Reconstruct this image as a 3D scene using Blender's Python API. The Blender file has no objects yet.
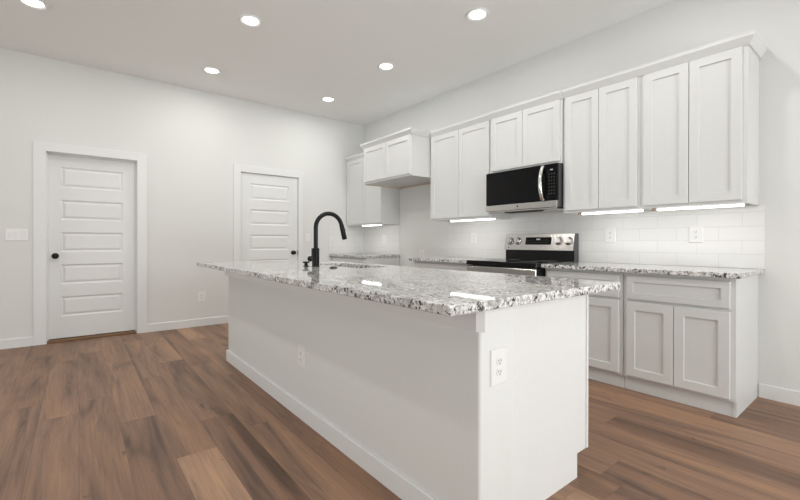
import bpy, bmesh, math, random
from mathutils import Matrix, Vector, Euler

S = bpy.context.scene
C = S.collection
random.seed(7)
PI = math.pi

# ---------------------------------------------------------------- camera
cam_d = bpy.data.cameras.new('camera')
cam_d.sensor_width = 36.0
cam_d.lens = 405.194 * 36.0 / 800.0
cam_d.shift_y = -0.0079
cam_d.clip_start = 0.02
cam = bpy.data.objects.new('camera', cam_d)
C.objects.link(cam)
cam.location = (5.7543, -3.798, 1.0947)
cam.rotation_mode = 'QUATERNION'
cam.rotation_quaternion = (Matrix.Rotation(0.8979, 3, 'Z') @ Matrix.Rotation(PI / 2 - 0.0032, 3, 'X')
                           @ Matrix.Rotation(0.0015, 3, 'Z')).to_quaternion()
S.camera = cam

# ---------------------------------------------------------------- world, daylight, exposure
S.view_settings.view_transform = 'Standard'
S.view_settings.look = 'None'
S.view_settings.gamma = 1.0
S.view_settings.use_curve_mapping = False
S.view_settings.exposure = 0.08

world = bpy.data.worlds.new('sky')
S.world = world
world.use_nodes = True
bg = world.node_tree.nodes['Background']
bg.inputs[0].default_value = (0.94, 0.98, 1.0, 1)
bg.inputs[1].default_value = 0.25

RX, RY, RH = 8.6, -8.0, 3.068          # room: x 0..RX, y RY..0, height RH
LAMP_POWER = 6.1                      # each recessed can
STRIP_POWER = 0.40                      # each under-cabinet bar


def daylight(name, loc, rot, sx, sy, power, col=(0.985, 1.0, 1.0)):
    d = bpy.data.lights.new(name, 'AREA')
    d.shape = 'RECTANGLE'
    d.size, d.size_y = sx, sy
    d.energy = power
    d.color = col
    o = bpy.data.objects.new(name, d)
    C.objects.link(o)
    o.location = loc
    o.rotation_euler = rot
    return o


# daylight outside the windows behind the camera
daylight('daylight_right', (RX + 0.25, -1.9, 1.5), (0, PI / 2, 0), 2.4, 2.2, 112)
# unseen lamp outside that window, added to lift the ceiling like ground-bounced daylight
daylight('ground_bounce_fill', (RX + 0.6, -3.6, 0.2), (0, PI / 2 + 0.7, 0), 1.5, 5.0, 168)
daylight('daylight_front', (3.2, RY - 0.25, 1.4), (PI / 2, 0, 0), 5.6, 2.4, 98)

# ---------------------------------------------------------------- materials


def newmat(name):
    m = bpy.data.materials.new(name)
    m.use_nodes = True
    nt = m.node_tree
    return m, nt, nt.nodes['Principled BSDF']


def node(nt, typ, **kw):
    n = nt.nodes.new(typ)
    for k, v in kw.items():
        setattr(n, k, v)
    return n


def mathn(nt, op, a, b=None):
    n = node(nt, 'ShaderNodeMath', operation=op)
    for i, v in enumerate((a, b)):
        if v is None:
            continue
        if isinstance(v, (int, float)):
            n.inputs[i].default_value = v
        else:
            nt.links.new(v, n.inputs[i])
    return n.outputs[0]


def ramp(nt, fac, stops):
    r = node(nt, 'ShaderNodeValToRGB')
    el = r.color_ramp.elements
    while len(el) < len(stops):
        el.new(0.5)
    for e, (p, c) in zip(el, stops):
        e.position = p
        e.color = (c, c, c, 1) if isinstance(c, (int, float)) else (*c, 1)
    nt.links.new(fac, r.inputs[0])
    return r.outputs[0]


def mixc(nt, fac, a, b, mode='MIX'):
    n = node(nt, 'ShaderNodeMix', data_type='RGBA', blend_type=mode)
    for i, v in ((0, fac), (6, a), (7, b)):
        if isinstance(v, (int, float)):
            n.inputs[i].default_value = v
        elif isinstance(v, tuple):
            n.inputs[i].default_value = (*v, 1)
        else:
            nt.links.new(v, n.inputs[i])
    return n.outputs[2]


def simple(name, col, rough=0.5, metal=0.0, spec=0.5, bump=None, coat=0.0):
    m, nt, p = newmat(name)
    p.inputs['Base Color'].default_value = (*col, 1)
    p.inputs['Roughness'].default_value = rough
    p.inputs['Metallic'].default_value = metal
    p.inputs['Specular IOR Level'].default_value = spec
    p.inputs['Coat Weight'].default_value = coat
    g = node(nt, 'ShaderNodeNewGeometry')
    nz = node(nt, 'ShaderNodeTexNoise')
    nz.inputs['Scale'].default_value = (bump[0] if bump else 30.0)
    nz.inputs['Detail'].default_value = 3.0
    nt.links.new(g.outputs['Position'], nz.inputs['Vector'])
    # faint unevenness of the finish
    v = ramp(nt, nz.outputs[0], [(0.3, tuple(c * 0.993 for c in col)), (0.7, tuple(min(1, c * 1.007) for c in col))])
    nt.links.new(v, p.inputs['Base Color'])
    if bump:
        b = node(nt, 'ShaderNodeBump')
        b.inputs['Strength'].default_value = bump[1]
        b.inputs['Distance'].default_value = 0.002
        nt.links.new(nz.outputs[0], b.inputs['Height'])
        nt.links.new(b.outputs[0], p.inputs['Normal'])
    return m


def emit(name, col, strength):
    m, nt, p = newmat(name)
    p.inputs['Base Color'].default_value = (*col, 1)
    p.inputs['Emission Color'].default_value = (*col, 1)
    p.inputs['Emission Strength'].default_value = strength
    return m


M = {}
M['wall'] = simple('wall_paint', (0.750, 0.755, 0.736), 0.75, spec=0.25, bump=(120, 0.25))
M['ceiling'] = simple('ceiling_paint', (0.895, 0.90, 0.885), 0.9, spec=0.1, bump=(90, 0.3))
M['trim'] = simple('trim_paint', (0.775, 0.78, 0.768), 0.38, spec=0.4)
M['cabinet'] = simple('cabinet_paint', (0.685, 0.690, 0.678), 0.36, spec=0.4)
M['cabinet_in'] = simple('raw_cabinet_edge', (0.55, 0.36, 0.22), 0.6)
M['plate'] = simple('white_plastic', (0.84, 0.835, 0.82), 0.3)
M['threshold'] = simple('threshold_wood', (0.20, 0.105, 0.045), 0.5)
M['slot'] = simple('dark_slot', (0.05, 0.05, 0.05), 0.6)
M['black'] = simple('matte_black', (0.008, 0.008, 0.0085), 0.36, spec=0.22)
M['black_plastic'] = simple('black_plastic', (0.009, 0.009, 0.0095), 0.35, spec=0.25)
M['black_glass'] = simple('black_glass', (0.004, 0.004, 0.0045), 0.05, spec=0.22)
M['cooktop'] = simple('cooktop_glass', (0.005, 0.005, 0.0055), 0.10, spec=0.4)
M['window_glass_dark'] = simple('oven_glass', (0.012, 0.012, 0.013), 0.05)
M['mark'] = simple('grey_print', (0.14, 0.14, 0.14), 0.5)
M['ring'] = simple('burner_print', (0.10, 0.10, 0.105), 0.25)
M['grey_side'] = simple('charcoal_steel', (0.12, 0.12, 0.122), 0.45, metal=0.4)
M['sink'] = simple('sink_steel', (0.50, 0.50, 0.49), 0.28, metal=0.9)
M['chrome'] = simple('polished_steel', (0.72, 0.71, 0.69), 0.16, metal=1.0)
M['lens'] = emit('lamp_lens', (1.0, 0.985, 0.96), 5.0)
M['strip'] = emit('strip_lens', (1.0, 0.985, 0.96), 4.0)
M['readout'] = emit('clock_readout', (0.6, 0.65, 0.68), 0.15)


def steel():
    m, nt, p = newmat('brushed_steel')
    p.inputs['Metallic'].default_value = 1.0
    g = node(nt, 'ShaderNodeNewGeometry')
    mp = node(nt, 'ShaderNodeMapping')
    mp.inputs['Scale'].default_value = (3, 3, 260)
    nt.links.new(g.outputs['Position'], mp.inputs[0])
    nz = node(nt, 'ShaderNodeTexNoise')
    nz.inputs['Scale'].default_value = 4
    nt.links.new(mp.outputs[0], nz.inputs['Vector'])
    nt.links.new(ramp(nt, nz.outputs[0], [(0.3, (0.57, 0.56, 0.54)), (0.7, (0.68, 0.67, 0.65))]), p.inputs['Base Color'])
    nt.links.new(ramp(nt, nz.outputs[0], [(0.3, 0.17), (0.7, 0.25)]), p.inputs['Roughness'])
    return m


def granite():
    m, nt, p = newmat('speckled_granite')
    g = node(nt, 'ShaderNodeNewGeometry')
    pos = g.outputs['Position']

    def noise(scale, detail, rough=0.55, dist=0.0, off=0.0):
        v = node(nt, 'ShaderNodeVectorMath', operation='ADD')
        v.inputs[1].default_value = (off, off * 1.7, off * 0.6)
        nt.links.new(pos, v.inputs[0])
        n = node(nt, 'ShaderNodeTexNoise')
        n.inputs['Scale'].default_value = scale
        n.inputs['Detail'].default_value = detail
        n.inputs['Roughness'].default_value = rough
        n.inputs['Distortion'].default_value = dist
        nt.links.new(v.outputs[0], n.inputs['Vector'])
        return n.outputs[0]
    vor = node(nt, 'ShaderNodeTexVoronoi')
    vor.inputs['Scale'].default_value = 120
    nt.links.new(pos, vor.inputs['Vector'])
    sep = node(nt, 'ShaderNodeSeparateColor')
    nt.links.new(vor.outputs['Color'], sep.inputs[0])
    chip = sep.outputs[0]
    base = ramp(nt, noise(26, 4, 0.6, 0.5), [(0.36, (0.46, 0.45, 0.435)), (0.50, (0.69, 0.68, 0.66)), (0.62, (0.86, 0.85, 0.835))])
    grey_m = ramp(nt, noise(55, 3, 0.6, 0.7, 3.1), [(0.52, 0.0), (0.58, 1.0)])
    c1 = mixc(nt, mathn(nt, 'MULTIPLY', grey_m, 0.6), base, (0.22, 0.215, 0.21))
    cl = ramp(nt, noise(9, 2, 0.5, 0.3, 9.2), [(0.40, 0.0), (0.53, 1.0)])
    bk = ramp(nt, noise(58, 2, 0.5, 0.6, 6.5), [(0.545, 0.0), (0.575, 1.0)])
    bk2 = ramp(nt, noise(58, 2, 0.5, 0.6, 6.5), [(0.63, 0.0), (0.66, 1.0)])
    black_m = mathn(nt, 'MAXIMUM', mathn(nt, 'MULTIPLY', bk, cl), bk2)
    c2 = mixc(nt, mathn(nt, 'MULTIPLY', black_m, 0.95), c1, (0.022, 0.021, 0.021))
    fl = ramp(nt, chip, [(0.90, 0.0), (0.92, 1.0)])
    c3 = mixc(nt, mathn(nt, 'MULTIPLY', fl, 0.45), c2, (0.07, 0.068, 0.066))
    wh = ramp(nt, chip, [(0.10, 1.0), (0.12, 0.0)])
    c4 = mixc(nt, mathn(nt, 'MULTIPLY', wh, 0.7), c3, (0.84, 0.835, 0.82))
    nt.links.new(c4, p.inputs['Base Color'])
    p.inputs['Roughness'].default_value = 0.035
    p.inputs['Specular IOR Level'].default_value = 0.55
    return m


def planks():
    m, nt, p = newmat('plank_floor')
    g = node(nt, 'ShaderNodeNewGeometry')
    sp = node(nt, 'ShaderNodeSeparateXYZ')
    nt.links.new(g.outputs['Position'], sp.inputs[0])
    W, L = 0.1925, 1.52
    yv = mathn(nt, 'DIVIDE', mathn(nt, 'ADD', sp.outputs[1], 3.406 + 40 * W), W)
    row = mathn(nt, 'FLOOR', yv)
    wn = node(nt, 'ShaderNodeTexWhiteNoise', noise_dimensions='1D')
    nt.links.new(row, wn.inputs['W'])
    xv = mathn(nt, 'ADD', mathn(nt, 'DIVIDE', sp.outputs[0], L), mathn(nt, 'MULTIPLY', wn.outputs[0], 5.0))
    colm = mathn(nt, 'FLOOR', xv)
    cv = node(nt, 'ShaderNodeCombineXYZ')
    nt.links.new(row, cv.inputs[0])
    nt.links.new(colm, cv.inputs[1])
    wp = node(nt, 'ShaderNodeTexWhiteNoise', noise_dimensions='3D')
    nt.links.new(cv.outputs[0], wp.inputs['Vector'])
    sc = node(nt, 'ShaderNodeSeparateColor')
    nt.links.new(wp.outputs['Color'], sc.inputs[0])

    def grain(sx, sy, detail, dist, seed):
        c = node(nt, 'ShaderNodeCombineXYZ')
        nt.links.new(mathn(nt, 'ADD', mathn(nt, 'MULTIPLY', sp.outputs[0], sx), mathn(nt, 'MULTIPLY', sc.outputs[0], 31.0)), c.inputs[0])
        nt.links.new(mathn(nt, 'ADD', mathn(nt, 'MULTIPLY', sp.outputs[1], sy), mathn(nt, 'MULTIPLY', sc.outputs[1], 47.0)), c.inputs[1])
        c.inputs[2].default_value = seed
        n = node(nt, 'ShaderNodeTexNoise')
        n.inputs['Scale'].default_value = 1.0
        n.inputs['Detail'].default_value = detail
        n.inputs['Roughness'].default_value = 0.6
        n.inputs['Distortion'].default_value = dist
        nt.links.new(c.outputs[0], n.inputs['Vector'])
        return n.outputs[0]
    tone = ramp(nt, sc.outputs[2], [(0.0, (0.220, 0.127, 0.082)), (0.45, (0.280, 0.165, 0.107)), (0.85, (0.330, 0.198, 0.128)), (1.0, (0.40, 0.248, 0.160))])
    blotch = ramp(nt, grain(0.75, 6.5, 6, 0.9, 1.3), [(0.30, (0.42, 0.44, 0.48)), (0.43, (0.80, 0.80, 0.83)), (0.53, (1.0, 0.99, 0.98)), (0.70, (1.24, 1.19, 1.08))])
    c1 = mixc(nt, 1.0, tone, blotch, 'MULTIPLY')
    fine = ramp(nt, grain(3.0, 85.0, 4, 0.5, 4.4), [(0.30, 0.80), (0.55, 1.0), (0.75, 1.08)])
    c2 = mixc(nt, 1.0, c1, fine, 'MULTIPLY')
    knot = ramp(nt, grain(4.0, 12.0, 3, 1.8, 8.8), [(0.67, 1.0), (0.75, 0.5)])
    c3 = mixc(nt, 1.0, c2, knot, 'MULTIPLY')
    fy = mathn(nt, 'FRACT', yv)
    fx = mathn(nt, 'FRACT', xv)
    ey = mathn(nt, 'MINIMUM', fy, mathn(nt, 'SUBTRACT', 1.0, fy))
    ex = mathn(nt, 'MINIMUM', fx, mathn(nt, 'SUBTRACT', 1.0, fx))
    ed = mathn(nt, 'MINIMUM', mathn(nt, 'MULTIPLY', ey, W), mathn(nt, 'MULTIPLY', ex, L))
    seam = ramp(nt, mathn(nt, 'MULTIPLY', ed, 100.0), [(0.06, 0.72), (0.14, 1.0)])
    c4 = mixc(nt, 1.0, c3, seam, 'MULTIPLY')
    nt.links.new(c4, p.inputs['Base Color'])
    nt.links.new(ramp(nt, grain(4.5, 110.0, 4, 0.4, 4.4), [(0.3, 0.52), (0.7, 0.42)]), p.inputs['Roughness'])
    p.inputs['Specular IOR Level'].default_value = 0.33
    b = node(nt, 'ShaderNodeBump')
    b.inputs['Strength'].default_value = 0.12
    b.inputs['Distance'].default_value = 0.002
    nt.links.new(fine, b.inputs['Height'])
    nt.links.new(b.outputs[0], p.inputs['Normal'])
    return m


def tiles():
    m, nt, p = newmat('white_wall_tile')
    g = node(nt, 'ShaderNodeNewGeometry')
    sp = node(nt, 'ShaderNodeSeparateXYZ')
    nt.links.new(g.outputs['Position'], sp.inputs[0])
    cv = node(nt, 'ShaderNodeCombineXYZ')
    nt.links.new(mathn(nt, 'ADD', mathn(nt, 'SUBTRACT', sp.outputs[0], sp.outputs[1]), -0.0565), cv.inputs[0])
    nt.links.new(mathn(nt, 'SUBTRACT', sp.outputs[2], 0.9105), cv.inputs[1])
    br = node(nt, 'ShaderNodeTexBrick')
    br.inputs['Color1'].default_value = (0.80, 0.795, 0.78, 1)
    br.inputs['Color2'].default_value = (0.815, 0.81, 0.795, 1)
    br.inputs['Mortar'].default_value = (0.66, 0.65, 0.635, 1)
    br.inputs['Scale'].default_value = 1.0
    br.inputs['Brick Width'].default_value = 0.275
    br.inputs['Row Height'].default_value = 0.1016
    br.inputs['Mortar Size'].default_value = 0.0014
    br.inputs['Mortar Smooth'].default_value = 0.2
    br.offset = 0.5
    nt.links.new(cv.outputs[0], br.inputs['Vector'])
    nt.links.new(br.outputs['Color'], p.inputs['Base Color'])
    p.inputs['Roughness'].default_value = 0.16
    b = node(nt, 'ShaderNodeBump', invert=True)
    b.inputs['Strength'].default_value = 0.5
    b.inputs['Distance'].default_value = 0.002
    nt.links.new(br.outputs['Fac'], b.inputs['Height'])
    nt.links.new(b.outputs[0], p.inputs['Normal'])
    return m


def clear_glass():
    m, nt, p = newmat('window_glass')
    nt.nodes.remove(p)
    out = nt.nodes['Material Output']
    t = node(nt, 'ShaderNodeBsdfTransparent')
    gl = node(nt, 'ShaderNodeBsdfGlossy')
    gl.inputs['Roughness'].default_value = 0.02
    fr = node(nt, 'ShaderNodeFresnel')
    mx = node(nt, 'ShaderNodeMixShader')
    nt.links.new(fr.outputs[0], mx.inputs[0])
    nt.links.new(t.outputs[0], mx.inputs[1])
    nt.links.new(gl.outputs[0], mx.inputs[2])
    nt.links.new(mx.outputs[0], out.inputs[0])
    return m


M['steel'] = steel()
M['granite'] = granite()
M['floor'] = planks()
M['tile'] = tiles()
M['glass'] = clear_glass()

# ---------------------------------------------------------------- mesh helpers


def box(bm, x0, x1, y0, y1, z0, z1, bev=0.0, seg=2):
    r = bmesh.ops.create_cube(bm, size=1.0)
    vs = r['verts']
    for v in vs:
        v.co = Vector((x0 + (v.co.x + .5) * (x1 - x0), y0 + (v.co.y + .5) * (y1 - y0), z0 + (v.co.z + .5) * (z1 - z0)))
    if bev > 0:
        es = list({e for v in vs for e in v.link_edges})
        bmesh.ops.bevel(bm, geom=es, offset=bev, segments=seg, profile=0.5, affect='EDGES')
    return bm


def facing(d, plane):
    """local (u across, v up, w outwards) -> world, for a face looking along d from the given plane"""
    return {'-y': lambda u, v, w: Vector((u, plane - w, v)),
            '+y': lambda u, v, w: Vector((u, plane + w, v)),
            '+x': lambda u, v, w: Vector((plane + w, u, v)),
            '-x': lambda u, v, w: Vector((plane - w, u, v))}[d]


def rings(bm, mp, rects, cap_last=True, cap_first=True):
    """rects of (u0,u1,v0,v1,w) bridged one to the next"""
    loops = []
    for (u0, u1, v0, v1, w) in rects:
        loops.append([bm.verts.new(mp(u, v, w)) for u, v in ((u0, v0), (u1, v0), (u1, v1), (u0, v1))])
    for a, b in zip(loops, loops[1:]):
        for i in range(4):
            bm.faces.new((a[i], a[(i + 1) % 4], b[(i + 1) % 4], b[i]))
    if cap_first:
        bm.faces.new(loops[0][::-1])
    if cap_last:
        bm.faces.new(loops[-1])


def shaker(bm, mp, u0, u1, v0, v1, th=0.019, rail=0.058, rec=0.009):
    c = 0.0015
    rings(bm, mp, [(u0, u1, v0, v1, 0), (u0, u1, v0, v1, th - c), (u0 + c, u1 - c, v0 + c, v1 - c, th),
                   (u0 + rail, u1 - rail, v0 + rail, v1 - rail, th),
                   (u0 + rail + .0015, u1 - rail - .0015, v0 + rail + .0015, v1 - rail - .0015, th - rec)])


def cyl(bm, p0, p1, r0, r1=None, seg=24, caps=True):
    r1 = r0 if r1 is None else r1
    p0, p1 = Vector(p0), Vector(p1)
    d = p1 - p0
    q = d.to_track_quat('Z', 'Y').to_matrix().to_4x4()
    mtx = Matrix.Translation((p0 + p1) / 2) @ q
    bmesh.ops.create_cone(bm, cap_ends=caps, segments=seg, radius1=r0, radius2=r1, depth=d.length, matrix=mtx)


def lathe(bm, p0, axis, prof, seg=32):
    """prof: (distance along axis, radius)"""
    q = Vector(axis).to_track_quat('Z', 'Y').to_matrix()
    ls = []
    for (h, r) in prof:
        ls.append([bm.verts.new(Vector(p0) + q @ Vector((r * math.cos(2 * PI * i / seg), r * math.sin(2 * PI * i / seg), h))) for i in range(seg)])
    for a, b in zip(ls, ls[1:]):
        for i in range(seg):
            bm.faces.new((a[i], a[(i + 1) % seg], b[(i + 1) % seg], b[i]))
    bm.faces.new(ls[0][::-1])
    bm.faces.new(ls[-1])


def tube(bm, pts, rad, seg=20):
    """round tube through points, radius per point"""
    pts = [Vector(p) for p in pts]
    ls = []
    ref = None
    for i, p in enumerate(pts):
        t = (pts[min(i + 1, len(pts) - 1)] - pts[max(i - 1, 0)]).normalized()
        if ref is None:
            ref = t.orthogonal().normalized()
        ref = (ref - t * ref.dot(t)).normalized()
        b = t.cross(ref)
        r = rad[i] if isinstance(rad, (list, tuple)) else rad
        ls.append([bm.verts.new(p + r * (math.cos(2 * PI * k / seg) * ref + math.sin(2 * PI * k / seg) * b)) for k in range(seg)])
    for a, b in zip(ls, ls[1:]):
        for i in range(seg):
            bm.faces.new((a[i], a[(i + 1) % seg], b[(i + 1) % seg], b[i]))
    bm.faces.new(ls[0][::-1])
    bm.faces.new(ls[-1])


def sweep(bm, nodes, prof):
    """profile (w outwards, z) along mitred nodes ((x, y), (ox, oy))"""
    ls = []
    for (x, y), (ox, oy) in nodes:
        ls.append([bm.verts.new((x + ox * w, y + oy * w, z)) for w, z in prof])
    n = len(prof)
    for a, b in zip(ls, ls[1:]):
        for i in range(n):
            bm.faces.new((a[i], a[(i + 1) % n], b[(i + 1) % n], b[i]))
    bm.faces.new(ls[0][::-1])
    bm.faces.new(ls[-1])


def world_loc(o):
    v = Vector((0, 0, 0))
    while o:
        v += o.location
        o = o.parent
    return v


def obj(name, bm, mat, parent=None, smooth=False, origin=None):
    """one mesh object; the bmesh is in room coordinates"""
    base = world_loc(parent) if parent else Vector(origin or (0, 0, 0))
    bmesh.ops.recalc_face_normals(bm, faces=bm.faces[:])
    bmesh.ops.translate(bm, verts=bm.verts[:], vec=-base)
    me = bpy.data.meshes.new(name)
    bm.to_mesh(me)
    bm.free()
    me.materials.append(mat)
    if smooth:
        for p in me.polygons:
            p.use_smooth = True
        me.set_sharp_from_angle(angle=math.radians(38))
    o = bpy.data.objects.new(name, me)
    C.objects.link(o)
    if parent:
        o.parent = parent
    else:
        o.location = base
    return o


def tag(o, label, cat, group=None, kind=None):
    o['label'] = label
    o['category'] = cat
    if group:
        o['group'] = group
    if kind:
        o['kind'] = kind
    return o


def thing(name, loc, label, cat, group=None, kind=None):
    o = bpy.data.objects.new(name, None)
    o.empty_display_size = 0.05
    C.objects.link(o)
    o.location = loc
    return tag(o, label, cat, group, kind)


def dup(root, loc, label, rotz=None):
    r = root.copy()
    C.objects.link(r)
    r.location = loc
    r['label'] = label
    if rotz is not None:
        r.rotation_euler = (0, 0, rotz)
    for ch in list(root.children):
        c = ch.copy()
        C.objects.link(c)
        c.parent = r
        for g in list(ch.children):
            d = g.copy()
            C.objects.link(d)
            d.parent = c
    return r


def B():
    return bmesh.new()


# ---------------------------------------------------------------- room shell
bm = B(); box(bm, -0.55, RX + 0.15, RY - 0.15, 0.0, -0.1, 0.0)
tag(obj('floor', bm, M['floor']), 'brown wood plank floor', 'floor', kind='structure')
bm = B(); box(bm, -0.55, RX + 0.15, RY - 0.15, 0.12, RH, RH + 0.12)
tag(obj('ceiling', bm, M['ceiling']), 'flat pale grey painted ceiling with recessed lights', 'ceiling', kind='structure')

bm = B(); box(bm, -0.12, RX + 0.15, 0.0, 0.12, -0.1, RH)
tag(obj('wall_right', bm, M['wall']), 'white wall behind the kitchen cabinets', 'wall', kind='structure')

D1 = (-4.052, -3.240, 2.062)
D2 = (-2.026, -1.184, 2.064)
J = 0.018
bm = B()
for y0, y1, z0, z1 in ((RY - 0.15, D1[0] - J, 0, RH), (D1[1] + J, D2[0] - J, 0, RH), (D2[1] + J, 0.0, 0, RH),
                       (D1[0] - J, D1[1] + J, D1[2] + J, RH), (D2[0] - J, D2[1] + J, D2[2] + J, RH)):
    box(bm, -0.12, 0.0, y0, y1, z0, z1)
box(bm, -0.55, -0.5, -4.6, -0.6, 0, RH)  # unseen backing slab added behind the doors to stop light leaking under them
tag(obj('wall_left', bm, M['wall']), 'white wall with the two panelled doors', 'wall', kind='structure')

# walls behind the camera, with window openings
WR = (-6.4, -0.8, 0.15, 2.75)      # in the right-hand wall (x = RX)
WB = (0.5, 6.1, 0.1, 2.4)          # in the wall behind (y = RY)
bm = B()
for y0, y1, z0, z1 in ((RY, WR[0], 0, RH), (WR[1], 0, 0, RH), (WR[0], WR[1], 0, WR[2]), (WR[0], WR[1], WR[3], RH)):
    box(bm, RX, RX + 0.15, y0, y1, z0, z1)
tag(obj('wall_back', bm, M['wall']), 'white wall with a window, behind the camera', 'wall', kind='structure')
bm = B()
for x0, x1, z0, z1 in ((-0.12, WB[0], 0, RH), (WB[1], RX + 0.15, 0, RH), (WB[0], WB[1], 0, WB[2]), (WB[0], WB[1], WB[3], RH)):
    box(bm, x0, x1, RY - 0.15, RY, z0, z1)
tag(obj('wall_front', bm, M['wall']), 'white wall with glazed doors, opposite the cabinets', 'wall', kind='structure')
w1 = thing('window_1', (RX, -3.6, WR[2]), 'wide white framed window behind the camera', 'window', kind='structure')
bm = B()
for y in (WR[0], -4.55, -2.68, WR[1] - 0.05):
    box(bm, RX + 0.04, RX + 0.1, y, y + 0.05, WR[2], WR[3])
for z in (WR[2], WR[3] - 0.05):
    box(bm, RX + 0.04, RX + 0.1, WR[0], WR[1], z, z + 0.05)
obj('window_frame', bm, M['trim'], w1)
bm = B(); box(bm, RX + 0.066, RX + 0.07, WR[0], WR[1], WR[2], WR[3]); obj('window_pane', bm, M['glass'], w1)
w2 = thing('window_2', (3.3, RY, WB[2]), 'wide glazed opening opposite the cabinets', 'window', kind='structure')
bm = B()
for x in (WB[0], 2.35, 4.2, WB[1] - 0.05):
    box(bm, x, x + 0.05, RY - 0.1, RY - 0.04, WB[2], WB[3])
for z in (WB[2], WB[3] - 0.05):
    box(bm, WB[0], WB[1], RY - 0.1, RY - 0.04, z, z + 0.05)
obj('window_frame', bm, M['trim'], w2)
bm = B(); box(bm, WB[0], WB[1], RY - 0.072, RY - 0.068, WB[2], WB[3]); obj('window_pane', bm, M['glass'], w2)

# baseboards
BBH, BBT = 0.098, 0.013


def bb_prof():
    return [(0.0, 0.0), (BBT, 0.0), (BBT, BBH - 0.006), (BBT - 0.004, BBH), (0.0, BBH)]


bm = B()
for y0, y1 in ((RY, D1[0] - 0.108), (D1[1] + 0.104, D2[0] - 0.102), (D2[1] + 0.075, -0.62)):
    sweep(bm, [((0.0, y0), (1, 0)), ((0.0, y1), (1, 0))], bb_prof())
tag(obj('baseboard_left', bm, M['trim']), 'white baseboard along the wall with the doors', 'baseboard', kind='structure')
bm = B()
sweep(bm, [((0.987, 0.0), (0, -1)), ((2.010, 0.0), (0, -1))], bb_prof())
sweep(bm, [((5.094, 0.0), (0, -1)), ((RX, 0.0), (0, -1))], bb_prof())
tag(obj('baseboard_right', bm, M['trim']), 'white baseboard right of the end cabinet', 'baseboard', kind='structure')


# ---------------------------------------------------------------- doors
PANELS = [(0.267, 0.489), (0.624, 0.846), (0.981, 1.203), (1.338, 1.560), (1.695, 1.924)]


def make_door(name, D, face_x, zb, cw_l, cw_r, knob_y, label, latch=None):
    y0, y1, zt = D
    r = thing(name, (0, (y0 + y1) / 2, 0), label, 'door', kind='structure')
    g = 0.005
    a, b = y0 + g, y1 - g
    top = zt - g
    sa, sb = a + 0.106, b - 0.124
    if latch:
        sa, sb = a + 0.122, b - 0.135
    th = 0.035
    mp = facing('+x', face_x - th)
    bm = B()
    rects = [(a, sa, zb, top), (sb, b, zb, top)]
    zs = [zb] + [z for p in PANELS for z in p] + [top]
    for i in range(0, len(zs), 2):
        rects.append((sa, sb, zs[i], zs[i + 1]))
    for (u0, u1, v0, v1) in rects:
        rings(bm, mp, [(u0, u1, v0, v1, 0), (u0, u1, v0, v1, th)])
    for (v0, v1) in PANELS:
        e = [(0, th), (0.006, th - 0.004), (0.016, th - 0.010), (0.022, th - 0.010), (0.042, th - 0.003)]
        rings(bm, mp, [(sa + d, sb - d, v0 + d, v1 - d, w) for d, w in e], cap_first=False)
        rings(bm, mp, [(sa, sb, v0, v1, 0), (sa, sb, v0, v1, 0.002)])
    obj('door_slab', bm, M['trim'], r)
    bm = B()
    box(bm, -0.12, 0.0, y0 - J, y0, 0, zt + J)
    box(bm, -0.12, 0.0, y1, y1 + J, 0, zt + J)
    box(bm, -0.12, 0.0, y0, y1, zt, zt + J)
    if face_x < -0.05:        # stop moulding in front of the recessed slab
        for p in ((y0, y0 + 0.01), (y1 - 0.01, y1)):
            box(bm, face_x + 0.003, face_x + 0.035, p[0], p[1], 0, zt)
        box(bm, face_x + 0.003, face_x + 0.035, y0, y1, zt - 0.01, zt)
    obj('door_jamb', bm, M['trim'], r)
    if face_x < -0.05:
        bm = B(); box(bm, face_x - 0.04, -0.012, y0 + 0.0005, y1 - 0.0005, 0.0, 0.022, 0.004, 2)
        obj('threshold', bm, M['threshold'], r)['label'] = 'dark brown wooden threshold'
    bm = B()
    zc = zt + 0.098
    for (p, q, s, t) in ((y0 - cw_l, y0 - 0.004, 0, zc), (y1 + 0.004, y1 + cw_r, 0, zc), (y0 - 0.004, y1 + 0.004, zt + 0.004, zc)):
        box(bm, 0.0, 0.018, p, q, s, t, 0.0015, 1)
    obj('door_casing', bm, M['trim'], r)
    bm = B()
    lathe(bm, (face_x, knob_y, 0.94), (1, 0, 0), [(0, .032), (.005, .032), (.008, .028), (.010, .013), (.030, .012),
                                                (.036, .019), (.045, .027), (.055, .029), (.064, .024), (.069, .012), (.070, .004)])
    obj('door_knob', bm, M['black'], r, smooth=True)
    if latch:
        bm = B()
        box(bm, face_x - 0.02, face_x + 0.008, y1 - 0.006, y1 + 0.003, 0.90, 0.975, 0.001, 1)
        obj('strike_plate', bm, M['black'], r)
    return r


make_door('door_1', D1, -0.085, 0.030, 0.108, 0.104, -3.985,
          'white five-panel door with black knob, at the far left')
make_door('door_2', D2, -0.010, 0.012, 0.102, 0.075, -1.262,
          'white five-panel door behind the faucet, black knob on its right', latch=True)

# ---------------------------------------------------------------- cabinets along the right wall
UB, UT = 1.362, 2.412               # wall cabinet box bottom and top
CROWN = [(-0.002, 2.404), (0.010, 2.404), (0.040, 2.452), (0.040, 2.472), (-0.002, 2.472)]


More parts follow.
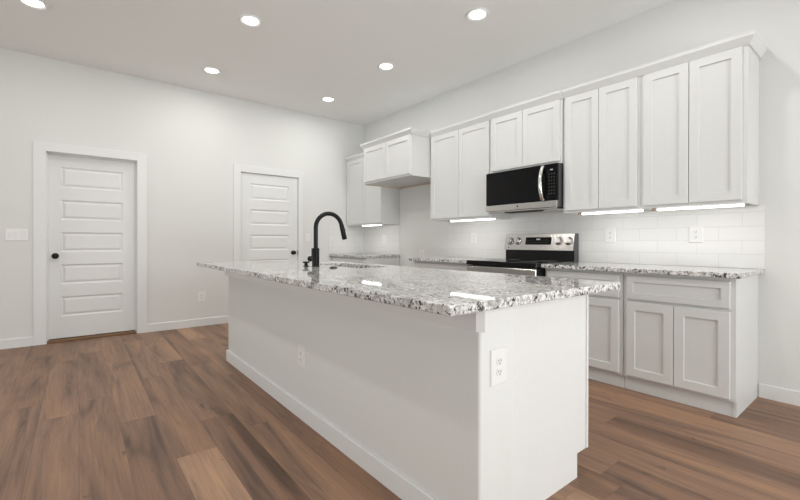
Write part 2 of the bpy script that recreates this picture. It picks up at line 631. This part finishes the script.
def upper(x0, x1, zb, zt, yf, doors, label, crown_nodes, dz0=0.022, dz1=0.012, crown=CROWN):
    r = thing('wall_cabinet', ((x0 + x1) / 2, 0, zb), label, 'cabinet', 'white cabinets hung on the right wall')
    bm = B()
    e = 0.001
    box(bm, x0 + e, x1 - e, yf + 0.019, -0.001, zb + 0.012, zt)
    # face frame and the side panels that drop just below the cabinet floor
    w = 0.028
    box(bm, x0 + e, x0 + w, yf, yf + 0.019, zb, zt)
    box(bm, x1 - w, x1 - e, yf, yf + 0.019, zb, zt)
    box(bm, x0 + w, x1 - w, yf, yf + 0.019, zb, zb + 0.04)
    box(bm, x0 + w, x1 - w, yf, yf + 0.019, zt - 0.05, zt)
    box(bm, x0 + e, x0 + 0.016, yf + 0.019, -0.001, zb, zb + 0.012)
    box(bm, x1 - 0.016, x1 - e, yf + 0.019, -0.001, zb, zb + 0.012)
    obj('cabinet_box', bm, M['cabinet'], r)
    mp = facing('-y', yf)
    for u0, u1 in doors:
        bm = B()
        shaker(bm, mp, u0, u1, zb + dz0, zt - dz1)
        obj('door', bm, M['cabinet'], r)
    bm = B()
    sweep(bm, crown_nodes, crown)
    obj('crown_molding', bm, M['cabinet'], r)
    return r


YU = -0.328
upper(0.002, 0.984, UB, UT, YU, [(0.028, 0.496), (0.500, 0.975)],
      'tall white wall cabinet in the far corner against the left wall',
      [((0.002, YU), (0, -1)), ((0.984, YU), (0, -1))])
upper(2.012, 2.968, UB, UT, YU, [(2.040, 2.503), (2.507, 2.950)],
      'tall two-door white wall cabinet left of the microwave',
      [((2.012, YU), (0, -1)), ((2.968, YU), (0, -1))])
YM = -0.345
upper(2.970, 3.788, 1.822, UT, YM, [(2.996, 3.374), (3.378, 3.766)],
      'short two-door white wall cabinet directly above the microwave',
      [((2.969, YM), (0, -1)), ((3.789, YM), (0, -1))])
upper(3.790, 4.440, UB, UT, YU, [(3.815, 4.114), (4.118, 4.417)],
      'tall two-door white wall cabinet right of the microwave',
      [((3.790, YU), (0, -1)), ((4.440, YU), (0, -1))])
upper(4.440, 5.090, UB, UT, YU, [(4.464, 4.761), (4.765, 5.062)],
      'tall two-door white wall cabinet at the right end of the row',
      [((4.440, YU), (0, -1)), ((5.090, YU), (1, -1)), ((5.090, -0.001), (1, 0))])
YF = -0.636
fr = upper(0.986, 2.010, 1.908, UT, YF, [(0.996, 1.496), (1.500, 1.994)],
           'deep two-door white cabinet over the empty fridge alcove',
           [((0.935, YF), (0, -1)), ((2.010, YF), (1, -1)), ((2.010, YU - 0.042), (1, 0))])
bm = B()
box(bm, 0.989, 2.007, -0.016, -0.002, 1.899, 1.908)
box(bm, 0.989, 0.999, YF + 0.002, -0.016, 1.900, 1.908)
obj('raw_bottom_edge', bm, M['cabinet_in'], fr)['label'] = 'unpainted brown wood edge'


def base(x0, x1, doors, drawers, label, right_panel=False):
    r = thing('base_cabinet', ((x0 + x1) / 2, 0, 0), label, 'cabinet', 'white base cabinets along the right wall')
    yf, zt = -0.600, 0.876
    e = 0.001
    bm = B()
    box(bm, x0 + e, x1 - e, yf + 0.019, -0.001, 0.1, zt)
    w = 0.028
    box(bm, x0 + e, x0 + w, yf, yf + 0.019, 0.1, zt)
    box(bm, x1 - w, x1 - e, yf, yf + 0.019, 0.1, zt)
    for z0, z1 in ((0.1, 0.135), (0.645, 0.70), (0.835, zt)):
        box(bm, x0 + w, x1 - w, yf, yf + 0.019, z0, z1)
    if right_panel:
        box(bm, x1 - 0.018, x1 - e, yf + 0.022, -0.001, 0.0, 0.1)
    obj('cabinet_box', bm, M['cabinet'], r)
    bm = B(); box(bm, x0 + e, x1 - (0.018 if right_panel else e), -0.575, -0.06, 0.0, 0.1)
    obj('toe_kick', bm, M['cabinet'], r)
    mp = facing('-y', yf)
    for u0, u1 in drawers:
        bm = B(); shaker(bm, mp, u0, u1, 0.683, 0.853, rail=0.045)
        obj('drawer', bm, M['cabinet'], r)
    for u0, u1 in doors:
        bm = B(); shaker(bm, mp, u0, u1, 0.117, 0.660)
        obj('door', bm, M['cabinet'], r)
    return r


base(0.002, 0.984, [(0.03, 0.490), (0.494, 0.955)], [(0.03, 0.955)],
     'white base cabinet in the far corner, left of the fridge alcove', True)
base(2.012, 2.960, [(2.04, 2.484), (2.488, 2.934)], [(2.04, 2.934)],
     'white base cabinet left of the range', True)
base(3.780, 4.426, [(3.803, 4.099), (4.103, 4.400)], [(3.803, 4.400)],
     'white base cabinet just right of the range')
base(4.428, 5.090, [(4.453, 4.755), (4.759, 5.062)], [(4.453, 5.062)],
     'white base cabinet with exposed side at the right end', True)

# worktops
ZC0, ZC1 = 0.877, 0.910


def slab(name, x0, x1, y0, y1, label, group):
    bm = B()
    box(bm, x0, x1, y0, y1, ZC0, ZC1, 0.003, 2)
    return tag(obj(name, bm, M['granite'], origin=((x0 + x1) / 2, (y0 + y1) / 2, ZC0)), label, 'countertop', group)


CG = 'granite countertops along the right wall'
slab('countertop', 0.001, 0.998, -0.660, -0.001, 'granite countertop in the far corner left of the alcove', CG)
slab('countertop', 1.990, 2.964, -0.660, -0.001, 'granite countertop between the fridge alcove and the range', CG)
slab('countertop', 3.774, 5.122, -0.660, -0.001, 'granite countertop right of the range', CG)

# tile backsplash
TT = 0.008
bm = B()
box(bm, 2.012, 5.124, -TT, -0.0005, ZC1 + 0.0005, UB - 0.001)
box(bm, 2.971, 3.787, -TT, -0.0005, UB - 0.001, 1.45)
tag(obj('tile_backsplash', bm, M['tile'], origin=(3.5, 0, ZC1)), 'long white tile backsplash behind the range and counters', 'backsplash')
bm = B()
box(bm, TT, 0.984, -TT, -0.0005, ZC1 + 0.0005, UB - 0.001)
box(bm, 0.0005, TT, -0.665, -0.0005, ZC1 + 0.0005, UB - 0.001)
tag(obj('tile_backsplash', bm, M['tile'], origin=(0.48, 0, ZC1)), 'small white tile backsplash wrapping the far corner', 'backsplash')

# ---------------------------------------------------------------- under-cabinet light bars


def bar(x0, x1, y, label):
    r = thing('under_cabinet_light', ((x0 + x1) / 2, y, UB - 0.025), label, 'light', 'light bars under the wall cabinets')
    z1 = UB + 0.011
    bm = B(); box(bm, x0, x1, y - 0.018, y + 0.018, UB - 0.004, z1, 0.002, 1)
    obj('housing', bm, M['plate'], r)
    bm = B(); box(bm, x0 + 0.006, x1 - 0.006, y - 0.016, y + 0.016, UB - 0.018, UB - 0.004, 0.005, 3)
    obj('diffuser', bm, M['strip'], r)
    bm = B(); box(bm, x0 - 0.03, x0 - 0.001, y - 0.014, y + 0.014, UB - 0.014, z1, 0.001, 1)
    obj('connector', bm, M['cabinet_in'], r)['label'] = 'tan end connector'
    d = bpy.data.lights.new('bar_glow', 'AREA')
    d.shape = 'RECTANGLE'
    d.size, d.size_y = x1 - x0 - 0.02, 0.03
    d.energy = STRIP_POWER
    d.color = (1.0, 0.97, 0.93)
    lo = bpy.data.objects.new('bar_glow', d)
    C.objects.link(lo)
    lo.parent = r
    lo.location = (0, 0, -0.004)
    return r


bar(0.40, 0.90, -0.285, 'lit white light bar under the far corner wall cabinet')
bar(2.275, 2.945, -0.235, 'lit white light bar under the wall cabinet left of the microwave')
bar(3.93, 4.436, -0.262, 'lit white light bar under the wall cabinet right of the microwave')
bar(4.53, 5.066, -0.262, 'lit white light bar under the rightmost wall cabinet')

# ---------------------------------------------------------------- microwave
X0, X1 = 2.972, 3.779
MZ0, MZ1 = 1.418, 1.818
mw = thing('microwave', (3.38, 0, MZ0), 'black and steel over-the-range microwave with curved handle', 'microwave')
bm = B(); box(bm, X0 + 0.004, X1 - 0.004, -0.385, -0.010, MZ0 + 0.004, MZ1, 0.002, 1)
obj('body', bm, M['grey_side'], mw)
bm = B(); box(bm, X0, 3.668, -0.419, -0.386, MZ0 + 0.062, MZ1 - 0.002, 0.004, 2)
obj('door', bm, M['black_glass'], mw)['label'] = 'black glass door'
bm = B(); box(bm, 3.671, X1, -0.417, -0.386, MZ0 + 0.062, MZ1 - 0.002, 0.004, 2)
cp = obj('control_panel', bm, M['black_glass'], mw)
bm = B()
for i in range(7):
    for k in range(3):
        x = 3.697 + k * 0.025
        z = 1.72 - i * 0.030
        bm = B(); box(bm, x, x + 0.009, -0.4178, -0.4170, z, z + 0.005)
        obj('key', bm, M['mark'], cp)
bm = B(); box(bm, 3.712, 3.738, -0.4178, -0.4170, 1.757, 1.764); obj('readout', bm, M['readout'], cp)
bm = B(); box(bm, X0, X1, -0.4195, -0.386, MZ0, MZ0 + 0.060, 0.004, 2)
bs = obj('bottom_trim', bm, M['steel'], mw)
bs['label'] = 'brushed steel bottom strip'
bm = B()
cyl(bm, (3.362, -0.4195, MZ0 + 0.032), (3.362, -0.4207, MZ0 + 0.032), 0.009, seg=20)
obj('emblem', bm, M['slot'], bs)
bm = B()
pts = []
for i in range(17):
    t = i / 16
    pts.append((3.644, -0.424 - 0.052 * math.sin(PI * t) ** 0.7, 1.483 + 0.315 * t))
tube(bm, pts, 0.014, 16)
for v in bm.verts:
    v.co.x = 3.644 + (v.co.x - 3.644) * 1.25
for z in (1.490, 1.791):
    box(bm, 3.630, 3.658, -0.432, -0.418, z - 0.012, z + 0.012, 0.003, 2)
h = obj('handle', bm, M['chrome'], mw, smooth=True)
h['label'] = 'curved polished steel handle'
bm = B()
box(bm, X0 + 0.02, X1 - 0.02, -0.395, -0.015, MZ0 - 0.014, MZ0 + 0.003, 0.004, 2)
obj('bottom_panel', bm, M['steel'], mw)
bm = B()
box(bm, 3.18, 3.56, -0.385, -0.27, MZ0 - 0.020, MZ0 - 0.014)
for i in range(9):
    box(bm, 3.19 + i * 0.041, 3.215 + i * 0.041, -0.38, -0.275, MZ0 - 0.023, MZ0 - 0.020)
obj('vent_filter', bm, M['slot'], mw)

# ---------------------------------------------------------------- range
RX0, RX1 = 2.972, 3.768
rg = thing('range', (3.382, -0.35, 0), 'stainless electric range with black glass cooktop', 'range')
bm = B(); box(bm, RX0, RX1, -0.708, -0.030, 0.03, 0.868)
for x in (RX0 + 0.05, RX1 - 0.05):
    for y in (-0.64, -0.08):
        cyl(bm, (x, y, 0.0), (x, y, 0.03), 0.018, seg=12)
obj('body', bm, M['black_plastic'], rg)
bm = B(); box(bm, RX0 - 0.001, RX1 + 0.001, -0.725, -0.030, 0.875, 0.918, 0.006, 3)
ct = obj('cooktop', bm, M['cooktop'], rg)
for (cx, cy, r) in ((3.19, -0.53, .115), (3.57, -0.53, .085), (3.19, -0.24, .075), (3.57, -0.24, .105)):
    bm = B()
    for rr in (r, r * 0.6):
        tube(bm, [(cx + rr * math.cos(2 * PI * i / 48), cy + rr * math.sin(2 * PI * i / 48), 0.9175) for i in range(49)], 0.0014, 6)
    obj('burner', bm, M['ring'], ct)
bm = B()
rings(bm, facing('-y', -0.7085), [(RX0 + .003, RX1 - .003, 0.215, 0.862, 0), (RX0 + .003, RX1 - .003, 0.215, 0.862, .012),
                                  (RX0 + .006, RX1 - .006, 0.219, 0.858, .0155)])
od = obj('oven_door', bm, M['steel'], rg)
bm = B(); box(bm, RX0 + 0.12, RX1 - 0.12, -0.7255, -0.7235, 0.34, 0.68, 0.0005, 1); obj('window', bm, M['window_glass_dark'], od)
bm = B()
tube(bm, [(RX0 + 0.09, -0.766, 0.785), (RX1 - 0.09, -0.766, 0.785)], 0.012, 16)
for x in (RX0 + 0.13, RX1 - 0.13):
    cyl(bm, (x, -0.723, 0.785), (x, -0.766, 0.785), 0.009, seg=12)
obj('handle', bm, M['steel'], od, smooth=True)
bm = B(); box(bm, RX0 + .002, RX1 - .002, -0.722, -0.7085, 0.055, 0.208, 0.004, 2)
obj('drawer', bm, M['steel'], rg)
# back guard: black riser below, sloping steel panel above
bm = B(); box(bm, RX0 + 0.004, RX1 - 0.002, -0.088, -0.020, 0.915, 1.03, 0.002, 1)
obj('riser', bm, M['black_plastic'], rg)['label'] = 'black riser'
GZ0, GZ1, GY0, GY1 = 1.018, 1.182, -0.112, -0.078


def guard_y(z):
    return GY0 + (GY1 - GY0) * (z - GZ0) / (GZ1 - GZ0)


bm = B()
prof = [(GY0, GZ0), (GY1, GZ1), (GY1 + 0.012, GZ1 + 0.004), (-0.012, GZ1 + 0.004), (-0.012, GZ0)]
for xa, xb in ((RX0, RX1),):
    la = [bm.verts.new((xa, y, z)) for y, z in prof]
    lb = [bm.verts.new((xb, y, z)) for y, z in prof]
    for i in range(5):
        bm.faces.new((la[i], la[(i + 1) % 5], lb[(i + 1) % 5], lb[i]))
    bm.faces.new(la[::-1]); bm.faces.new(lb)
bg_ = obj('back_guard', bm, M['steel'], rg)
bm = B()
for x in (RX1 - 0.0005,):
    la = [bm.verts.new((x, y, z)) for y, z in ((GY0 + .004, GZ0), (GY1 + .004, GZ1), (-0.012, GZ1), (-0.012, 0.912), (-0.088, 0.912), (-0.088, GZ0))]
    lb = [bm.verts.new((x + 0.003, v.co.y, v.co.z)) for v in la]
    n = len(la)
    for i in range(n):
        bm.faces.new((la[i], la[(i + 1) % n], lb[(i + 1) % n], lb[i]))
    bm.faces.new(la[::-1]); bm.faces.new(lb)
obj('side_cap', bm, M['grey_side'], bg_)
nrm = Vector((0, -(GZ1 - GZ0), (GY1 - GY0))).normalized()


def on_guard(x, z, d):
    return Vector((x, guard_y(z), z)) + nrm * d


def guard_quad(bm, x0, x1, z0, z1, d0, d1):
    a = [bm.verts.new(on_guard(x, z, d0)) for x, z in ((x0, z0), (x1, z0), (x1, z1), (x0, z1))]
    b = [bm.verts.new(on_guard(x, z, d1)) for x, z in ((x0, z0), (x1, z0), (x1, z1), (x0, z1))]
    for i in range(4):
        bm.faces.new((a[i], a[(i + 1) % 4], b[(i + 1) % 4], b[i]))
    bm.faces.new(a[::-1]); bm.faces.new(b)


bm = B(); guard_quad(bm, 3.235, 3.530, 1.073, 1.150, -0.002, 0.002)
dp = obj('display', bm, M['black_glass'], rg)
bm = B()
for k in range(10):
    for j in range(2):
        if 4 <= k <= 5 and j == 1:
            continue
        bm = B(); guard_quad(bm, 3.255 + k * 0.026, 3.263 + k * 0.026, 1.094 + j * 0.022, 1.098 + j * 0.022, 0.002, 0.0025)
        obj('key', bm, M['mark'], dp)
bm = B()
for k in range(4):
    guard_quad(bm, 3.362 + k * 0.011, 3.370 + k * 0.011, 1.122, 1.134, 0.002, 0.0025)
obj('readout', bm, M['readout'], dp)
bm = B(); guard_quad(bm, 3.022, 3.034, 1.036, 1.050, -0.001, 0.001); obj('emblem', bm, M['slot'], bg_)
for kx in (3.046, 3.140, 3.610, 3.712):
    bm = B()
    p = on_guard(kx, 1.110, 0.0)
    lathe(bm, p, nrm, [(0, .036), (.004, .036), (.006, .031), (.024, .029), (.028, .026), (.028, .005)], 28)
    kb = obj('knob', bm, M['chrome'], rg, smooth=True)
    bm = B()
    lathe(bm, p, nrm, [(0, .041), (.003, .041), (.004, .038), (.004, .010)], 28)
    obj('skirt', bm, M['slot'], kb, smooth=True)
    bm = B()
    q = Vector((1, 0, 0)).cross(nrm)
    for s in (1,):
        a = p + nrm * 0.026
        cs = []
        for dx, dz, dn in ((-.006, -.026, 0), (.006, -.026, 0), (.006, .026, 0), (-.006, .026, 0), (-.005, -.024, .012), (.005, -.024, .012), (.005, .024, .012), (-.005, .024, .012)):
            cs.append(bm.verts.new(a + Vector((dx, 0, 0)) + q * dz + nrm * dn))
        for f in ((0, 1, 2, 3), (4, 5, 6, 7), (0, 1, 5, 4), (1, 2, 6, 5), (2, 3, 7, 6), (3, 0, 4, 7)):
            bm.faces.new([cs[i] for i in f])
    obj('grip', bm, M['chrome'], kb)

# ---------------------------------------------------------------- island
KX0, KX1, KY0, KY1 = 1.832, 4.829, -2.705, -2.510      # half wall
EX = 4.795                                              # cabinet end panel
isl = thing('kitchen_island', (3.3, -2.32, 0), 'white kitchen island in the foreground with half wall', 'island')
ZT = ZC0 - 0.001
bm = B(); box(bm, KX0, KX1, KY0, KY1, 0.0, ZT, 0.012, 3)
obj('half_wall', bm, M['wall'], isl, smooth=True)['label'] = 'painted half wall on the seating side'
bm = B()
for xs in ((KX0, KX1),):
    t = 0.018
    pr = [(0.0, 0.786), (t, 0.786), (t, ZT - 0.001), (0.0, ZT - 0.001)]
    k = 0.40                                  # clipped corner at the near end
    sweep(bm, [((xs[0], KY1), (-1.6, 0)), ((xs[0], KY0), (-1.6, -1)), ((xs[1] - 0.006, KY0), (0.2, -1)), ((xs[1], KY0 + 0.006), (1.2, -0.3)), ((xs[1], KY1), (1, 0))], pr)
obj('top_band', bm, M['trim'], isl)
bm = B()
sweep(bm, [((KX0, KY1), (-1, 0)), ((KX0, KY0), (-1, -1)), ((KX1, KY0), (1, -1)), ((KX1, KY1), (1, 0))], bb_prof())
obj('baseboard', bm, M['trim'], isl)
CYF = -1.897                      # cabinet front face, towards the range
bm = B()
box(bm, KX0 + 0.03, 2.54, KY1 + 0.001, CYF, 0.1, ZT)
box(bm, 3.37, EX - 0.019, KY1 + 0.001, CYF, 0.1, ZT)
box(bm, 2.54, 3.37, KY1 + 0.001, CYF, 0.1, 0.62)
box(bm, 2.54, 3.37, CYF - 0.018, CYF, 0.62, ZT)
obj('cabinet_box', bm, M['cabinet'], isl)
bm = B()
box(bm, KX0 + 0.03, EX - 0.019, KY1 + 0.001, CYF - 0.080, 0.0, 0.1)
obj('toe_kick', bm, M['cabinet'], isl)
bm = B()
la = [(KY1 + 0.001, 0.0), (CYF - 0.078, 0.0), (CYF - 0.078, 0.112), (CYF, 0.112), (CYF, ZT), (KY1 + 0.001, ZT)]
a = [bm.verts.new((EX - 0.018, y, z)) for y, z in la]
b = [bm.verts.new((EX, y, z)) for y, z in la]
for i in range(6):
    bm.faces.new((a[i], a[(i + 1) % 6], b[(i + 1) % 6], b[i]))
bm.faces.new(a[::-1]); bm.faces.new(b)
obj('end_panel', bm, M['trim'], isl)
bm = B(); box(bm, EX - 0.045, EX + 0.004, CYF + 0.001, CYF + 0.019, 0.112, ZT, 0.001, 1)
obj('front_stile', bm, M['trim'], isl)
mp = facing('+y', CYF + 0.001)
edges = [1.88, 2.50, 3.40, 4.06, 4.74]
for i, (u0, u1) in enumerate(zip(edges, edges[1:])):
    bm = B(); shaker(bm, mp, u0 + 0.01, u1 - 0.01, 0.69, 0.855, rail=0.045); obj('drawer', bm, M['cabinet'], isl)
    m_ = (u0 + u1) / 2
    for d0, d1 in ((u0 + 0.01, m_ - 0.002), (m_ + 0.002, u1 - 0.01)):
        bm = B(); shaker(bm, mp, d0, d1, 0.118, 0.672); obj('door', bm, M['cabinet'], isl)

# island worktop with sink cut-out
IX0, IX1, IY0, IY1 = 1.690, 4.918, -2.943, -1.810
SX0, SX1, SY0, SY1 = 2.590, 3.310, -2.232, -1.935


def slab_with_hole():
    bm = B()

    def rect(x0, x1, y0, y1, r, z, n=6):
        vs = []
        for (cx, cy, a0) in ((x1 - r, y0 + r, -PI / 2), (x1 - r, y1 - r, 0), (x0 + r, y1 - r, PI / 2), (x0 + r, y0 + r, PI)):
            for k in range(n + 1):
                a = a0 + PI / 2 * k / n
                vs.append(bm.verts.new((cx + r * math.cos(a), cy + r * math.sin(a), z)))
        return vs
    c = 0.003
    o = [rect(IX0 + c, IX1 - c, IY0 + c, IY1 - c, 0.006, ZC0), rect(IX0, IX1, IY0, IY1, 0.008, ZC0 + c),
         rect(IX0, IX1, IY0, IY1, 0.008, ZC1 - c), rect(IX0 + c, IX1 - c, IY0 + c, IY1 - c, 0.006, ZC1)]
    i = [rect(SX0 - c, SX1 + c, SY0 - c, SY1 + c, 0.045, ZC1), rect(SX0, SX1, SY0, SY1, 0.042, ZC1 - c),
         rect(SX0, SX1, SY0, SY1, 0.042, ZC0)]
    seq = o + i + [o[0]]
    n = len(o[0])
    for a, b in zip(seq, seq[1:]):
        for k in range(n):
            bm.faces.new((a[k], a[(k + 1) % n], b[(k + 1) % n], b[k]))
    return bm


tag(obj('countertop', slab_with_hole(), M['granite'], origin=(3.3, -2.38, ZC0)),
    'large speckled granite countertop on the island with sink cut-out', 'countertop')

# sink under the worktop
sk = thing('sink', (2.95, -2.07, 0.64), 'steel undermount sink set in the island countertop', 'sink')
bm = B()
mpz = lambda u, v, w: Vector((u, v, w))
rings(bm, mpz, [(SX0 - 0.02, SX1 + 0.02, SY0 - 0.02, SY1 + 0.015, ZC0 - 0.006), (SX0 - 0.02, SX1 + 0.02, SY0 - 0.02, SY1 + 0.015, ZC0 - 0.0005),
                (SX0 - 0.004, SX1 + 0.004, SY0 - 0.004, SY1 + 0.004, ZC0 - 0.0005), (SX0, SX1, SY0, SY1, 0.68),
                (SX0 + 0.02, SX1 - 0.02, SY0 + 0.02, SY1 - 0.02, 0.66)], cap_first=False)
obj('basin', bm, M['sink'], sk)
bm = B(); lathe(bm, (2.95, -2.07, 0.659), (0, 0, 1), [(0, .05), (.004, .048), (.004, .03), (.001, .028)])
obj('drain', bm, M['chrome'], sk, smooth=True)

# ---------------------------------------------------------------- faucet
FX, FY = 2.944, -2.378
fa = thing('faucet', (FX, FY, ZC1), 'tall matte black gooseneck faucet on the island', 'faucet')
bm = B()
lathe(bm, (FX, FY, ZC1), (0, 0, 1), [(0, .030), (.004, .030), (.006, .0275), (.136, .0275), (.140, .025), (.140, .010)])
obj('base', bm, M['black'], fa, smooth=True)
R = 0.114
ZA = 1.334 - 0.0165 - R
bm = B()
pts = [(FX, FY, 1.045), (FX, FY, ZA - 0.05)]
for i in range(25):
    t = PI * 0.917 * i / 24
    pts.append((FX, FY + R - R * math.cos(t), ZA + R * math.sin(t)))
p = Vector(pts[-1])
d = Vector((0, math.sin(PI * 0.917), math.cos(PI * 0.917)))
tube(bm, pts, 0.0165, 24)
obj('neck', bm, M['black'], fa, smooth=True)
bm = B()
lathe(bm, p - d * 0.002, d, [(0, .0165), (.004, .0185), (.060, .0190), (.116, .0200), (.120, .018), (.120, .006)], 24)
sh = obj('spray_head', bm, M['black'], fa, smooth=True)
bm = B()
q = p + d * 0.045
box(bm, q.x - 0.006, q.x + 0.006, q.y + 0.016, q.y + 0.022, q.z - 0.012, q.z + 0.012, 0.001, 1)
obj('spray_button', bm, M['black_plastic'], sh)
bm = B()
ax = Vector((-0.93, -0.37, 0))
hub = Vector((FX, FY, 0.968))
lathe(bm, hub + ax * 0.02, ax, [(0, .017), (.022, .017), (.026, .021), (.044, .021), (.048, .017), (.048, .005)], 24)
u = hub + ax * 0.034
tube(bm, [u, u + Vector((0, 0, 0.03)), u + Vector((0, 0, 0.082))], [0.0085, 0.0075, 0.0065], 14)
obj('handle', bm, M['black'], fa, smooth=True)
bm = B()
lathe(bm, (2.862, -2.418, ZC1), (0, 0, 1), [(0, .022), (.004, .022), (.006, .013), (.024, .013), (.026, .026), (.034, .027), (.037, .022), (.037, .004)])
tag(obj('push_button', bm, M['black'], smooth=True, origin=(2.862, -2.418, ZC1)), 'small black mushroom-shaped push button close beside the faucet base', 'switch')
bm = B()
lathe(bm, (3.185, -2.360, ZC1), (0, 0, 1), [(0, .029), (.005, .029), (.007, .024), (.009, .018), (.011, .016), (.011, .004)])
tag(obj('air_switch', bm, M['black'], smooth=True, origin=(3.185, -2.36, ZC1)), 'flat round black disc on the island, between faucet and sink', 'switch')

# ---------------------------------------------------------------- outlets and switches (built facing -y at their centre, then turned)


def make_outlet(loc, label, w=0.080, h=0.122):
    r = thing('outlet', (0, 0, 0), label, 'outlet', 'white wall outlets')
    bm = B()
    mp = facing('-y', 0)
    rings(bm, mp, [(-w / 2, w / 2, -h / 2, h / 2, 0), (-w / 2, w / 2, -h / 2, h / 2, .003), (-w / 2 + .003, w / 2 - .003, -h / 2 + .003, h / 2 - .003, .006)])
    obj('cover_plate', bm, M['plate'], r)
    for s in (1, -1):
        bm = B()
        z = s * 0.0195
        lathe(bm, (0, -0.0055, z), (0, -1, 0), [(0, .0168), (.002, .0168), (.0026, .016)], 28)
        for v in bm.verts:
            v.co.z = z + max(-0.0135, min(0.0135, v.co.z - z))
        rc = obj('receptacle', bm, M['plate'], r)
        bm = B()
        box(bm, -0.0072, -0.0050, -0.0086, -0.0080, z - 0.002, z + 0.007)
        box(bm, 0.0050, 0.0072, -0.0086, -0.0080, z - 0.003, z + 0.008)
        cyl(bm, (0, -0.0080, z - 0.008), (0, -0.0086, z - 0.008), 0.0026, seg=12)
        obj('slots', bm, M['slot'], rc)
    r.location = loc
    return r


o1 = make_outlet((4.718, -TT, 1.160), 'white outlet on the tile backsplash under the rightmost wall cabinet', 0.092, 0.130)
o2 = dup(o1, (4.066, -TT, 1.162), 'white outlet on the tile backsplash just right of the range')
o3 = dup(o1, (2.452, -TT, 1.148), 'white outlet on the tile backsplash left of the range')
dup(o1, (0.60, -TT, 1.148), 'white outlet on the tile of the far corner backsplash')
dup(o1, (1.485, 0.0, 0.925), 'white outlet on the back wall of the fridge alcove')
dup(o1, (0.0, -2.527, 0.382), 'white outlet low on the wall between the two doors', PI / 2)
dup(o1, (KX1 + 0.0005, -2.606, 0.647), 'white outlet on the near end of the island', PI / 2)
dup(o1, (3.403, KY0, 0.385), 'white outlet low on the long half wall of the island')


def make_switch(loc, rot, n, w, label):
    r = thing('light_switch', (0, 0, 0), label, 'switch', 'white wall switches')
    h = 0.122
    mp = facing('-y', 0)
    bm = B()
    rings(bm, mp, [(-w / 2, w / 2, -h / 2, h / 2, 0), (-w / 2, w / 2, -h / 2, h / 2, .003), (-w / 2 + .003, w / 2 - .003, -h / 2 + .003, h / 2 - .003, .006)])
    obj('cover_plate', bm, M['plate'], r)
    for k in range(n):
        u = (k - (n - 1) / 2) * 0.050
        bm = B()
        vs = [(-.017, -.034, .006), (.017, -.034, .006), (.017, .034, .006), (-.017, .034, .006),
              (-.016, -.033, .007), (.016, -.033, .007), (.016, .033, .0125), (-.016, .033, .0125)]
        q = [bm.verts.new(mp(u + a, b, c)) for a, b, c in vs]
        for f in ((0, 1, 5, 4), (1, 2, 6, 5), (2, 3, 7, 6), (3, 0, 4, 7), (4, 5, 6, 7), (0, 1, 2, 3)):
            bm.faces.new([q[i] for i in f])
        obj('rocker', bm, M['plate'], r)
    r.location = loc
    r.rotation_euler = (0, 0, rot)
    return r


make_switch((0.0, -4.286, 1.167), PI / 2, 3, 0.176, 'white triple rocker switch left of the far left door')
make_switch((0.0, -1.022, 1.170), PI / 2, 1, 0.074, 'white single rocker switch right of the door behind the faucet')

# ---------------------------------------------------------------- recessed ceiling lights


def make_can(label):
    r = thing('recessed_light', (0, 0, 0), label, 'ceiling light', 'round recessed ceiling lights')
    bm = B()
    lathe_pts = [(0.0, .100), (-.010, .097), (-.015, .091), (-.014, .086), (-.002, .067)]
    seg = 40
    ls = []
    for (hh, rr) in lathe_pts:
        ls.append([bm.verts.new((rr * math.cos(2 * PI * i / seg), rr * math.sin(2 * PI * i / seg), hh)) for i in range(seg)])
    for a, b in zip(ls, ls[1:]):
        for i in range(seg):
            bm.faces.new((a[i], a[(i + 1) % seg], b[(i + 1) % seg], b[i]))
    obj('trim_ring', bm, M['trim'], r, smooth=True)
    bm = B(); lathe(bm, (0, 0, -0.0005), (0, 0, -1), [(0, .067), (.006, .066), (.011, .055), (.013, .030), (.0135, .008)], 40)
    obj('lens', bm, M['lens'], r)
    d = bpy.data.lights.new('can_glow', 'AREA')
    d.shape = 'DISK'
    d.size = 0.12
    d.energy = LAMP_POWER
    d.color = (1.0, 0.99, 0.96)
    lo = bpy.data.objects.new('can_glow', d)
    C.objects.link(lo)
    lo.parent = r
    lo.location = (0, 0, -0.018)
    return r


can = make_can('recessed ceiling light nearest the right wall of cabinets, rightmost of all')
can.location = (3.425, -1.090, RH)
dup(can, (2.105, -1.090, RH), 'recessed ceiling light in front of the fridge alcove cabinet')
dup(can, (0.766, -1.090, RH), 'smallest, farthest recessed ceiling light near the room corner')
dup(can, (2.100, -2.588, RH), 'recessed ceiling light above the island, large, at the top centre-left')
dup(can, (0.766, -2.588, RH), 'recessed ceiling light near the left wall, between the two doors')
dup(can, (1.258, -4.080, RH), 'recessed ceiling light cut by the top edge at far left')
# the same grid goes on over and behind the camera
for q, (x, y) in enumerate(((3.425, -2.588), (4.75, -1.090), (4.75, -2.588), (3.1, -4.08), (5.0, -4.08), (6.8, -2.588), (5.4, -6.0))):
    dup(can, (x, y, RH), 'recessed ceiling light outside the picture, behind or above the camera')
